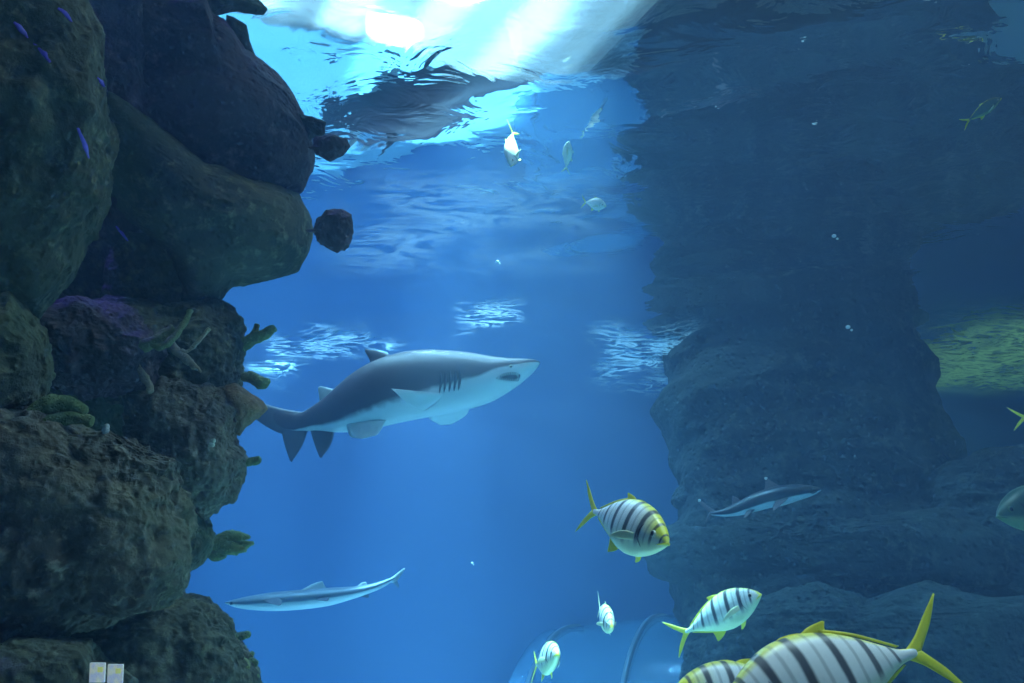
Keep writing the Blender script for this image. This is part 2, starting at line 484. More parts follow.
# ------------------------------------------------------------------ rocks
def blob(name, outline, y, thick, mat, parent, seed=0, rough=.06, fq=2.2, sub=7, pw=.75, strata=0, back=None, sm=2, pits=.35):
    """a rounded rock whose side view is the outline (pixels) at forward distance y"""
    P = np.array(outline, float)
    cx, cy = P.mean(0)
    c = at(cx, cy, y); d = c - CAM; d /= np.linalg.norm(d)
    r = np.cross(d, [0, 0, 1.0]); r /= np.linalg.norm(r); u = np.cross(r, d)
    Q = []
    for x, z in P:
        q = ray(x, z); t = np.dot(c - CAM, d) / np.dot(q, d); w = CAM + q * t - c
        Q.append((np.dot(w, r), np.dot(w, u)))
    Q = np.array(Q)
    th = np.linspace(-math.pi, math.pi, 361); R = np.zeros(361)
    for k, t in enumerate(th):
        dx, dz = math.cos(t), math.sin(t); best = 0
        for i in range(len(Q)):
            a, b = Q[i], Q[(i + 1) % len(Q)]; e = b - a
            det = dx * (-e[1]) + dz * e[0]
            if abs(det) < 1e-12: continue
            s = (a[0] * (-e[1]) + a[1] * e[0]) / det
            tt = (dx * a[1] - dz * a[0]) / det
            if s > best and -1e-6 <= tt <= 1 + 1e-6: best = s
        R[k] = best
    for _ in range(sm):
        R[:-1] = (np.roll(R[:-1], 1) + 2 * R[:-1] + np.roll(R[:-1], -1)) / 4; R[-1] = R[0]
    v, f = ico(sub)
    ct = np.arctan2(v[:, 1], v[:, 0]); rc = np.sqrt(v[:, 0] ** 2 + v[:, 1] ** 2)
    rr = np.interp(ct, th, R); sc = rc ** pw
    tb = np.where(v[:, 2] > 0, back if back else thick, thick)
    s = np.sign(v[:, 2]) * np.abs(v[:, 2]) ** .85
    W3 = c + np.outer(rr * sc * np.cos(ct), r) + np.outer(rr * sc * np.sin(ct), u) + np.outer(s * tb, d)
    nrm = W3 - c; nrm /= np.linalg.norm(nrm, axis=1, keepdims=True) + 1e-9
    q = W3 * fq + seed * 3.1
    dsp = fbm(q, 3, seed) * .9 + fbm(q * np.array([1, 1, 1 + strata]) * 2.2, 4, seed + 5, .55, True) * .55
    pit = vnoise(q * 7, seed + 9); dsp -= np.clip(pit - .25, 0, 1) * pits
    dsp += fbm(q * 5, 4, seed + 31, .65) * .32 - np.clip(vnoise(q * 1.9, seed + 77), .1, 1) * .5
    W3 = W3 + nrm * ((dsp - .1) * rough)[:, None]
    o = mesh_obj(name, W3, f, mat, parent)
    return o

rock = empty('rock_wall', tuple(at(90, 660, 3.6)), 'tall craggy brown and olive rock wall filling the left side of the tank', 'rock')
def keep(o, root):       # child keeps its world place
    o.matrix_parent_inverse = Matrix.Translation(-root.location)
    return o
def rb(name, outline, y, th, m, **k):
    return keep(blob(name, outline, y, th, M[m], rock, **k), rock)

rb('boulder', [(-60, -60), (235, -60), (180, 120), (200, 300), (235, 420), (195, 500), (165, 600), (200, 720), (-60, 720)], 3.9, 0.413, 'rock_olive', seed=1, rough=.10, fq=1.2, sm=6)
b = rb('boulder', [(95, -40), (196, -40), (204, 8), (226, 22), (244, 52), (268, 74), (290, 98), (305, 128), (310, 160), (300, 190), (262, 196), (200, 190), (150, 150), (110, 90)], 3.15, 0.450, 'rock_purple', seed=2, rough=.055, fq=1.4, strata=1.5, pits=.15)
b['label'] = 'smooth purple-brown overhanging boulder high on the wall'
rb('boulder', [(90, 70), (150, 120), (205, 168), (270, 184), (298, 194), (309, 220), (306, 250), (292, 268), (262, 276), (232, 280), (216, 304), (190, 300), (165, 250), (120, 210), (80, 150)], 3.25, 0.375, 'rock_olive', seed=3, rough=.05, fq=1.5, strata=1, pits=.2)
rb('boulder', [(-60, -50), (60, -50), (105, 20), (112, 90), (108, 170), (92, 235), (60, 290), (30, 322), (-60, 330)], 2.35, 0.375, 'rock_olive', seed=4, rough=.075, fq=2.4)
rb('boulder', [(60, -60), (140, -60), (150, 40), (150, 130), (170, 200), (150, 260), (110, 240), (90, 160), (70, 60)], 2.9, 0.262, 'rock_purple', seed=5, rough=.08, fq=2)
rb('boulder', [(120, 215), (185, 245), (205, 300), (190, 330), (140, 325), (110, 290)], 3.35, 0.225, 'rock_olive', seed=6, rough=.05, fq=3)
rb('boulder', [(70, 330), (110, 300), (165, 305), (215, 300), (236, 322), (247, 350), (244, 385), (238, 410), (180, 420), (110, 400), (70, 370)], 3.4, 0.338, 'rock_olive', seed=7, rough=.06, fq=3, strata=.5)
rb('boulder', [(20, 320), (70, 300), (130, 310), (170, 345), (150, 390), (90, 400), (40, 380)], 3.0, 0.225, 'rock_purple', seed=8, rough=.06, fq=3.4)
rb('boulder', [(-60, 300), (10, 300), (42, 335), (52, 372), (40, 410), (0, 425), (-60, 430)], 2.5, 0.300, 'rock_olive', seed=9, rough=.05, fq=3)
rb('boulder', [(120, 385), (175, 375), (225, 388), (242, 402), (240, 425), (238, 445), (249, 458), (244, 478), (230, 498), (205, 513), (170, 510), (140, 470)], 3.35, 0.285, 'rock_pale', seed=10, rough=.055, fq=4)
rb('boulder', [(160, 500), (196, 510), (207, 528), (210, 545), (200, 562), (178, 580), (155, 570)], 3.5, 0.225, 'rock_olive', seed=11, rough=.035, fq=4)
rb('boulder', [(-60, 420), (30, 412), (80, 425), (130, 445), (172, 468), (184, 495), (182, 540), (176, 580), (150, 606), (90, 628), (20, 650), (-60, 660)], 2.6, 0.375, 'rock_pale', seed=12, rough=.075, fq=3.2, pits=.5)
rb('boulder', [(60, 440), (110, 432), (150, 450), (182, 462), (182, 490), (150, 500), (100, 490)], 2.5, 0.210, 'rock_pale', seed=13, rough=.05, fq=5, pits=.6)
rb('boulder', [(40, 640), (110, 610), (170, 596), (200, 602), (228, 622), (245, 648), (256, 668), (260, 700), (250, 740), (40, 740)], 3.1, 0.300, 'rock_olive', seed=14, rough=.055, fq=4)
rb('boulder', [(-60, 640), (20, 640), (90, 640), (130, 680), (140, 740), (-60, 760)], 2.5, 0.300, 'rock_olive', seed=15, rough=.06, fq=3)
rb('ledge', [(186, -40), (246, -40), (250, -8), (266, 8), (262, 15), (238, 12), (214, 16), (190, 30)], 3.05, 0.150, 'rock_olive', seed=16, rough=.02, fq=6, sub=6)
rb('ledge', [(226, 14), (240, 20), (247, 24), (250, 40), (255, 54), (250, 56), (241, 46), (233, 40), (226, 30)], 3.05, 0.038, 'rock_olive', seed=17, rough=.008, fq=8, sub=5, sm=0)
rb('ledge', [(306, 146), (312, 146), (316, 136), (332, 134), (346, 138), (350, 146), (344, 156), (330, 161), (316, 156), (312, 150), (306, 149)], 3.15, 0.068, 'rock_purple', seed=18, rough=.02, fq=6, sub=6)  # solid knob built in place of a rock reflection overhead
rb('ledge', [(307, 229), (313, 229), (317, 218), (327, 208), (342, 207), (352, 214), (354, 232), (350, 248), (338, 256), (326, 250), (316, 241), (313, 233), (307, 232)], 3.15, 0.090, 'rock_purple', seed=19, rough=.025, fq=6, sub=6)  # second knob, likewise a surface reflection made solid
rb('ledge', [(296, 112), (312, 116), (326, 122), (324, 134), (308, 138), (300, 132)], 3.2, 0.038, 'rock_far', seed=20, rough=.012, fq=8, sub=5)

M['violet'] = plain('violet_highlight', (.30, .16, .95), .25, .8, .6, .3, 60)  # violet glints of light put into a surface colour
for k, (pts_, _y) in enumerate((([(14, 22), (22, 30), (28, 38)], 1.86), ([(34, 44), (44, 54), (50, 62)], 1.86), ([(78, 128), (85, 146), (89, 158)], 1.98), ([(98, 78), (104, 86), (108, 96)], 2.2), ([(116, 226), (122, 233), (128, 241)], 2.85), ([(58, 8), (66, 14), (72, 22)], 1.9))):
    hits = [Vector(ray(x, z)).normalized() for x, z in pts_]
    # painted violet glint follows the first rock surface met by each ray
    P3 = []
    for d_ in hits:
        ds = []
        for o_ in rock.children:
            if o_.name.startswith('boulder'):
                ok, loc, nr, ix = o_.ray_cast(Vector(CAM), d_)
                if ok: ds.append((loc - Vector(CAM)).length)
        if ds: P3.append(np.array(Vector(CAM) + d_ * (min(ds) - .004)))
    if len(P3) >= 2:
        v, f = tube_geo(P3, [.003] + [.008] * (len(P3) - 2) + [.003], 8, 16, .004, k, 60)
        c_ = keep(mesh_obj('violet_glint', v, f, M['violet'], rock), rock); c_['label'] = 'thin glossy violet streak painted as a glint of light'

# pillar and ledges on the right, built up from the floor and through the surface
pil = empty('rock_pillar', (3.0, 8.6, 0), 'broad dark blue-green rock pillar rising from stepped ledges on the right', 'rock')
def pillar():
    Y0 = 8.5
    edges = [(760, 690, 1100), (700, 690, 1080), (640, 692, 1040), (600, 684, 1000), (560, 668, 985), (530, 672, 970), (500, 682, 958), (470, 679, 945), (440, 675, 933), (420, 672, 926), (390, 669, 917), (360, 664, 908), (335, 658, 901), (310, 650, 896), (270, 640, 893), (220, 636, 890), (170, 630, 890)]
    rows = []
    for y, l, r in edges:
        a, b_ = at(l, y, Y0), at(r, y, Y0); rows.append(((a[2] + b_[2]) / 2, a[0], b_[0]))
    rows = np.array(rows); n, m = 260, 300
    zs = np.linspace(-.1, 5.6, n)
    L = np.interp(zs, rows[:, 0], rows[:, 1]); R = np.interp(zs, rows[:, 0], rows[:, 2])
    V = []
    for i in range(n):
        for j in range(m):
            t = 2 * math.pi * j / m
            co, si = math.cos(t), math.sin(t)
            V.append(((L[i] + R[i]) / 2 + (R[i] - L[i]) / 2 * math.copysign(abs(co) ** .85, co), Y0 + .95 * math.copysign(abs(si) ** .8, si), zs[i]))
    V = np.array(V); c = np.stack([np.repeat((L + R) / 2, m), np.full(n * m, Y0), V[:, 2]], 1)
    nn = V - c; nn /= np.linalg.norm(nn, axis=1, keepdims=True)
    q = V * np.array([1, 1, 2.6])
    d = fbm(q * .7, 3, 41) * .22 + fbm(q * 1.3, 4, 42, .5, True) * .06 + fbm(V * 6, 4, 43) * .025
    V = V + nn * d[:, None]
    f = grid_faces(n, m); f.append(tuple(range(m))); f.append(tuple(range((n - 1) * m, n * m)))
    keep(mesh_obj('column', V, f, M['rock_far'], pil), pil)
pillar()
def pb(name, outline, y, th, **k):
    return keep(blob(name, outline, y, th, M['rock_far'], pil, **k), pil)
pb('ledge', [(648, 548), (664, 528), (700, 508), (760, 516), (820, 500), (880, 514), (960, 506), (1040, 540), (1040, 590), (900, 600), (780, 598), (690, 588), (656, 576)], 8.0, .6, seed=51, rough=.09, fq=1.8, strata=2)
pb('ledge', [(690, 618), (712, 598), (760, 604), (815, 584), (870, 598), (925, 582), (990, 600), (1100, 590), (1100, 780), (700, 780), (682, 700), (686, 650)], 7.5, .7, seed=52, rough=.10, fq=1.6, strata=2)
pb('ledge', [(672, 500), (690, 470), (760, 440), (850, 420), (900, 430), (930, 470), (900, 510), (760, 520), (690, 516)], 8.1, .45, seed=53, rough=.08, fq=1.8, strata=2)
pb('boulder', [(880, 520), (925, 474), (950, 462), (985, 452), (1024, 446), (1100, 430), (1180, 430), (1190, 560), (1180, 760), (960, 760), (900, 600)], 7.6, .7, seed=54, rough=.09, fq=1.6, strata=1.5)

# ------------------------------------------------------------------ corals and growths on the left rock
def coral(name, label, cat, branches, y, mat, nz=.006, group=None, fq=40):
    """branches: list of [(px, py, radius_px, dy), ...]"""
    b0 = branches[0][0]; base = at(b0[0], b0[1], y)
    r = empty(name, tuple(base), label, cat, group)
    for k, br in enumerate(branches):
        pts = [at(p[0], p[1], y + (p[3] if len(p) > 3 else 0)) - base for p in br]
        rr = [p[2] * y / F for p in br]
        pts = [pts[0]] + pts; rr = [rr[0] * .9] + rr
        pts[0] = pts[1] - (pts[2] - pts[1]) * .1
        e = pts[-1] + (pts[-1] - pts[-2]) / (np.linalg.norm(pts[-1] - pts[-2]) + 1e-9) * rr[-1] * .6
        pts.append(e); rr.append(rr[-1] * .35)
        v, f = tube_geo(pts, rr, 14, max(18, len(pts) * 8), nz, k + 3, fq)
        mesh_obj('branch', v, f, M[mat], r)
    return r
coral('branching_coral', 'dark knobbly coral arm reaching right, topmost growth on the rock edge', 'coral',
      [[(232, 352, 9), (246, 343, 7.5), (262, 335, 6), (274, 329, 4.5)], [(248, 342, 5), (254, 332, 3.5), (257, 325, 2.5)]], 3.42, 'coral_green', .009)
coral('knobbly_coral', 'small dark lumpy coral on the rock edge just above the shark tail', 'coral',
      [[(244, 376, 5), (252, 378, 6), (262, 383, 7), (268, 381, 4)], [(248, 378, 4), (251, 373, 3.5)]], 3.4, 'coral_green', .009)
cs = blob('cone_sponge', [(222, 388), (236, 384), (250, 394), (262, 402), (267, 409), (258, 418), (246, 426), (240, 436), (226, 430)], 3.35, .14, M['coral_brown'], None, seed=61, rough=.012, fq=9, sub=6, sm=1)
tag(cs, 'brown cone-shaped sponge pointing right over the tip of the shark tail', 'sponge')
coral('stub_coral', 'short green stub coral on the rock edge below the shark tail', 'coral', [[(240, 463, 5), (250, 462, 4.5), (259, 460, 4)]], 3.36, 'coral_green', .008)
def leafy(name, label, cat, tips, root, y, mat, wpx=5):
    b0 = at(root[0], root[1], y); r = empty(name, tuple(b0), label, cat)
    for k, (x, z, dy) in enumerate(tips):
        a = at(root[0], root[1], y) - b0; e = at(x, z, y + dy) - b0; mid = (a + e) / 2 + np.array([0, 0, .015 * (k % 3 - 1)])
        v, f = tube_geo([a, mid, e], [wpx * .45 * y / F, wpx * y / F, wpx * .3 * y / F], 12, 20, .006, k, 60)
        mesh_obj('frond', v, f, M[mat], r)
    return r
leafy('leafy_coral', 'green frilly coral fan sticking out right into open water from lower rock edge', 'coral',
      [(228, 537, -.03), (240, 534, .02), (250, 537, 0), (254, 543, .03), (246, 550, -.02), (238, 554, .02), (226, 556, 0)], (207, 545), 3.5, 'coral_green', 7)
coral('small_coral', 'tiny green coral tip near the bottom of the rock edge', 'coral', [[(232, 638, 4), (242, 636, 4), (249, 634, 3)]], 3.12, 'coral_green', .005)
leafy('shrubby_coral', 'bluish green coral clump at the bottom right corner of the rock wall', 'coral',
      [(244, 645, 0), (254, 652, .02), (258, 664, 0), (259, 677, -.02), (256, 690, .02), (248, 668, -.08)], (236, 670), 3.1, 'coral_green', 6)
coral('finger_coral', 'long green coral arm lying diagonally across the middle of the rock wall', 'coral',
      [[(112, 362, 6, 0), (132, 352, 6, -.05), (152, 342, 6, -.1), (172, 329, 5, -.1)], [(150, 343, 4, -.1), (164, 346, 4, -.1), (180, 330, 3.5, -.1), (190, 312, 3, -.05)]], 2.98, 'coral_green', .010)
coral('pointed_coral', 'tan pointed coral spike angled down right on the middle rock wall', 'coral',
      [[(166, 334, 4), (176, 350, 4.5), (188, 360, 4), (200, 371, 2)], [(178, 352, 3), (190, 350, 2.5), (208, 330, 2)]], 2.95, 'coral_tan', .008)
coral('hooked_coral', 'small pale hooked coral on the rock beneath the green coral arm', 'coral',
      [[(134, 362, 3.5), (141, 372, 4), (149, 384, 4), (150, 392, 2.5)]], 2.95, 'coral_tan', .008)
coral('tube_sponge', 'olive sponge with two long blunt lobes on the far left rock', 'sponge',
      [[(20, 432, 9), (45, 423, 9), (70, 418, 7), (90, 421, 5)], [(30, 418, 9), (50, 408, 9), (70, 405, 8), (84, 412, 5)], [(28, 420, 8), (46, 404, 8), (66, 401, 6), (72, 404, 4)]], 2.3, 'coral_green', .008)
for nm, lb, px, py, y, col in (('barnacle', 'small white barnacle spot on the rock right of the tube sponge', 108, 428, 2.3, 'tooth'),
                               ('barnacle', 'tiny pale blue shell spot near the rock edge below the shark tail', 213, 443, 3.05, 'eye_ring')):
    g = []
    c = at(px, py, y)
    for k in range(4):
        o_ = np.array([random.uniform(-1, 1), random.uniform(-.5, .5), random.uniform(-1, 1)]) * .009
        g.append(ball_geo(c + o_, (.009, .008, .010), 2))
    v, f = join_geo(g); tag(mesh_obj(nm, v, f, M[col]), lb, 'barnacle')

# ------------------------------------------------------------------ surface picker
def picker(V, Fc):
    t = BVHTree.FromPolygons([Vector(v) for v in V], Fc)
    def pick(px, py, out=.0):
        d = Vector(ray(px, py)).normalized()
        h = t.ray_cast(Vector(CAM), d)
        if h[0] is None: return None
        return np.array(h[0] - d * out)
    return pick

def part(name, geo, mat, root, origin):
    v, f = geo[0], geo[1]; uv = geo[2] if len(geo) > 2 else None
    return mesh_obj(name, np.asarray(v, float) - origin, f, M[mat], root, uv)

# ------------------------------------------------------------------ big sand tiger shark
def big_shark():
    P = Plane(at(538, 363, 5.25), at(290, 422, 6.3))
    n = P.n; px = P.px
    st = [((539, 361), (539, 364), .012), ((533, 359.5), (532, 371.5), .05), ((522, 359), (519, 382), .09), ((508, 358.5), (504, 392), .125),
          ((492, 356.5), (486, 402), .15), ((470, 353), (463, 409), .18), ((445, 351), (438, 414), .20), ((420, 351), (411, 419), .21),
          ((398, 355), (388, 424), .205), ((378, 362), (371, 428), .19), ((358, 373), (357, 431), .165), ((341, 386), (344, 432), .13),
          ((326, 398), (331, 432), .09), ((312, 407), (318, 431), .06), ((300, 413), (305, 431), .04), ((288, 412.5), (292, 432), .022), ((272, 409), (276, 428), .010)]
    tops = [px(*s[0]) for s in st]; bots = [px(*s[1]) for s in st]
    V, Fc, UV = body_from(tops, bots, [s[2] for s in st], n, 120, 56)
    org = V.mean(0)
    r = empty('sand_tiger_shark', tuple(org), 'large grey shark with white belly and toothy open mouth swimming right', 'shark')
    part('body', (V, Fc, UV), 'shark', r, org)
    pick = picker(V, Fc)
    fo = lambda lead, trail, th=.035, off=None: fin_geo([px(*q) for q in lead], [px(*q) for q in trail], th, n, 16, 9)
    part('dorsal_fin', fo([(398, 358), (381, 351.5), (366, 349)], [(371, 371), (370, 361), (365, 351)]), 'shark_fin', r, org)
    part('dorsal_fin', fo([(345, 392), (333, 389), (321, 386)], [(321, 410), (319.5, 399), (318, 388)]), 'shark_finmid', r, org)
    part('anal_fin', fo([(335, 428), (331, 444), (321.5, 458)], [(310, 428), (314, 443), (319.5, 457.5)], .025), 'shark_fin', r, org)
    part('pelvic_fin', fo([(386, 420, .08), (381, 430, .09), (377, 435, .10)], [(346, 424, .08), (350, 436, .09), (362, 439, .10)], .03), 'shark_finpale', r, org)
    part('pelvic_fin', fo([(384, 420, -.08), (379, 428, -.10), (374, 432, -.12)], [(350, 424, -.08), (352, 433, -.1), (362, 435, -.12)], .03), 'shark_finpale', r, org)
    part('pectoral_fin', fo([(446, 394, .13), (416, 391, .30), (391, 388.5, .48)], [(424, 411, .13), (410, 405.5, .28), (393, 390, .48)], .04), 'shark_finpale', r, org)
    part('pectoral_fin', fo([(470, 400, -.1), (467, 414, -.2), (452, 424, -.32)], [(431, 408, -.1), (429, 418, -.2), (440, 425, -.32)], .04), 'shark_finpale', r, org)
    up = part('tail_fin', fo([(305, 412.5), (284, 409), (263, 403.5), (247, 400.5)], [(303, 432), (282, 434), (258, 421), (245, 406)], .03), 'shark_fin', r, org)
    part('tail_fin', fo([(308, 430), (302, 446), (292, 462)], [(281, 428), (284, 443), (290, 461)], .025), 'shark_fin', r, org)
    for k, x in enumerate((439.5, 444, 449, 454, 458.5)):
        pts = [pick(x + 1.5 - abs(t) * 1.0 - t * .6, 383 + t * 10.5 - k * .8, .002) for t in np.linspace(-1, 1, 7)]
        part('gill_slit', tube_geo(pts, [.002, .007, .009, .0095, .009, .007, .002], 8, 20), 'dark_line', r, org)
    m_ = [(496, 378.5), (500, 375), (505, 373), (510, 372), (515.5, 372.2), (520, 374.6)]
    lo = [(498, 379), (503, 380), (508, 380.6), (513, 381), (517, 380.6), (519.5, 378)]
    g = []
    mi = interp(m_, 14); li = interp(lo, 14)
    V2 = []
    for i in range(14):
        for j in range(6):
            q = mi[i] * (1 - j / 5) + li[i] * j / 5; V2.append(pick(q[0], q[1], .004))
    V2 = np.array(V2); back = V2 - n * .02
    V3 = np.vstack([V2, back]); f3 = []
    for i in range(13):
        for j in range(5):
            a = i * 6 + j; f3.append((a, a + 6, a + 7, a + 1)); f3.append((84 + a, 84 + a + 1, 84 + a + 7, 84 + a + 6))
    ring = [i * 6 for i in range(14)] + [13 * 6 + j for j in range(1, 6)] + [i * 6 + 5 for i in range(12, -1, -1)] + [j for j in range(4, 0, -1)]
    for k in range(len(ring)):
        a, b_ = ring[k], ring[(k + 1) % len(ring)]; f3.append((a, b_, 84 + b_, 84 + a))
    mo = part('mouth', (V3, f3), 'dark_line', r, org)
    for k in range(11):
        t = (k + 1) / 12; x = np.interp(t, np.linspace(0, 1, 6), [q[0] for q in m_]); y = np.interp(t, np.linspace(0, 1, 6), [q[1] for q in m_])
        a = pick(x, y, .010); b_ = pick(x - .2, y + 3.4, .012)
        g.append(tube_geo([a, (a + b_) / 2, b_], [.0060, .0045, .0008], 6, 8))
        y2 = np.interp(t, np.linspace(0, 1, 6), [q[1] for q in lo]); a = pick(x + .9, y2 + .3, .009); b_ = pick(x + .9, y2 - 2.4, .011)
        g.append(tube_geo([a, (a + b_) / 2, b_], [.0048, .0036, .0008], 6, 8))
    v, f = join_geo(g); part('teeth', (v, f), 'tooth', r, org)
    c = pick(511, 366.5, -.004)
    e = part('eye', ball_geo(c, .013, 3), 'eye_ring', r, org)
    c2 = c + (CAM - c) / np.linalg.norm(CAM - c) * .0075
    mesh_obj('pupil', ball_geo(c2 - org, .008, 3)[0], ico(3)[1], M['black'], e)
    return r
big_shark()

# ------------------------------------------------------------------ smaller sharks
def reef_shark(name, label, plane_a, plane_b, st, fins, mats, lean=0):
    P = Plane(plane_a, plane_b, lean); px = P.px
    tops = [px(*s[0]) for s in st]; bots = [px(*s[1]) for s in st]
    V, Fc, UV = body_from(tops, bots, [s[2] for s in st], P.n, 80, 36)
    org = V.mean(0); r = empty(name, tuple(org), label, 'shark')
    part('body', (V, Fc, UV), mats, r, org)
    for nm, lead, trail, th, m in fins:
        part(nm, fin_geo([px(*q) for q in lead], [px(*q) for q in trail], th, P.n, 12, 7), m, r, org)
    pick = picker(V, Fc)
    return r, org, pick
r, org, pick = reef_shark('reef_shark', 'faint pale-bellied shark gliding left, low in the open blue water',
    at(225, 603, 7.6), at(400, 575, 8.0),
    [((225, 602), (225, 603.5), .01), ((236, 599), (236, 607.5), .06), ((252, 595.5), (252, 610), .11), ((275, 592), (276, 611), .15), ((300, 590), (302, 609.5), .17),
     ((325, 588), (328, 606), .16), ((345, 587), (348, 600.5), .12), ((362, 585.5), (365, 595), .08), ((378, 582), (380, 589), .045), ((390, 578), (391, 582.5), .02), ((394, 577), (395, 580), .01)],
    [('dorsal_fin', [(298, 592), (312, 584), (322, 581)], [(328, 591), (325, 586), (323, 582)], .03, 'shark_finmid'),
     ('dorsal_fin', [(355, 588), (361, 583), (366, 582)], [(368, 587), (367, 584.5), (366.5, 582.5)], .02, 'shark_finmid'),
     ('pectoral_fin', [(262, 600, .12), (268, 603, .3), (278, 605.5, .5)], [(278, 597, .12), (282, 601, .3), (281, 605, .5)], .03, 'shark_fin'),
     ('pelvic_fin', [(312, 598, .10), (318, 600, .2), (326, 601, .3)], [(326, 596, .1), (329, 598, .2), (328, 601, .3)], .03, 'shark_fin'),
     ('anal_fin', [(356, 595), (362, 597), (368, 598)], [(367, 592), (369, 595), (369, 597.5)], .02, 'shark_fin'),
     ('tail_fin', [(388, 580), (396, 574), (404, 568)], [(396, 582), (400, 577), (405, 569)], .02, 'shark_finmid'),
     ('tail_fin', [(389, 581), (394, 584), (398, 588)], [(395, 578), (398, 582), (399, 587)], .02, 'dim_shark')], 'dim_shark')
c = pick(231, 603.5, .003)
part('eye', ball_geo(c, .014, 2), 'black', r, org)
r, org, pick = reef_shark('whitetip_shark', 'slim dark reef shark with white fin tips in front of the rock pillar', at(821, 489, 6.4), at(706, 516, 6.9),
    [((821, 488.5), (821, 490.5), .01), ((815, 486.5), (815.5, 494), .045), ((806, 485), (807, 497.5), .07), ((794, 484.5), (796, 501), .09), ((780, 486), (782, 505.5), .105),
     ((766, 489.5), (769, 508), .10), ((752, 494.5), (756, 511.5), .08), ((738, 502), (742, 515), .055), ((726, 508), (729, 516.5), .035), ((716, 511), (718, 516), .02), ((710, 512), (711, 515), .01)],
    [('dorsal_fin', [(782, 487), (773, 482), (766, 477.5)], [(764, 492), (765, 485), (765, 478)], .02, 'shark_fin'),
     ('dorsal_fin', [(742, 502), (738, 498), (733, 496)], [(732, 506), (732, 500), (732, 496.5)], .015, 'shark_fin'),
     ('pectoral_fin', [(790, 497, .06), (782, 504, .15), (774, 511, .25)], [(776, 500, .06), (773, 506, .15), (773, 511, .25)], .02, 'shark_fin'),
     ('pelvic_fin', [(757, 508, .03), (750, 514, .06), (745, 518, .1)], [(748, 509, .03), (745, 514, .06), (744, 518, .1)], .02, 'shark_fin'),
     ('tail_fin', [(716, 511), (707, 505), (699, 499)], [(713, 515), (704, 508), (698, 500)], .015, 'shark_fin'),
     ('tail_fin', [(715, 513), (710, 518), (706, 523)], [(710, 511), (707, 517), (705.5, 522)], .015, 'shark_fin')], 'reef_shark')
P = Plane(at(821, 489, 6.4), at(706, 516, 6.9))
for q in ((766, 478.5), (699.5, 500.5)):
    part('white_tip', ball_geo(P.px(*q), (.014, .010, .014), 2), 'tooth', r, org)
part('eye', ball_geo(pick(812, 489.5, .002), .010, 2), 'black', r, org)
part('mouth', tube_geo([pick(810, 492.5, .002), pick(813, 493, .002), pick(817, 491.5, .002)], [.003, .005, .003], 6, 10), 'dark_line', r, org)

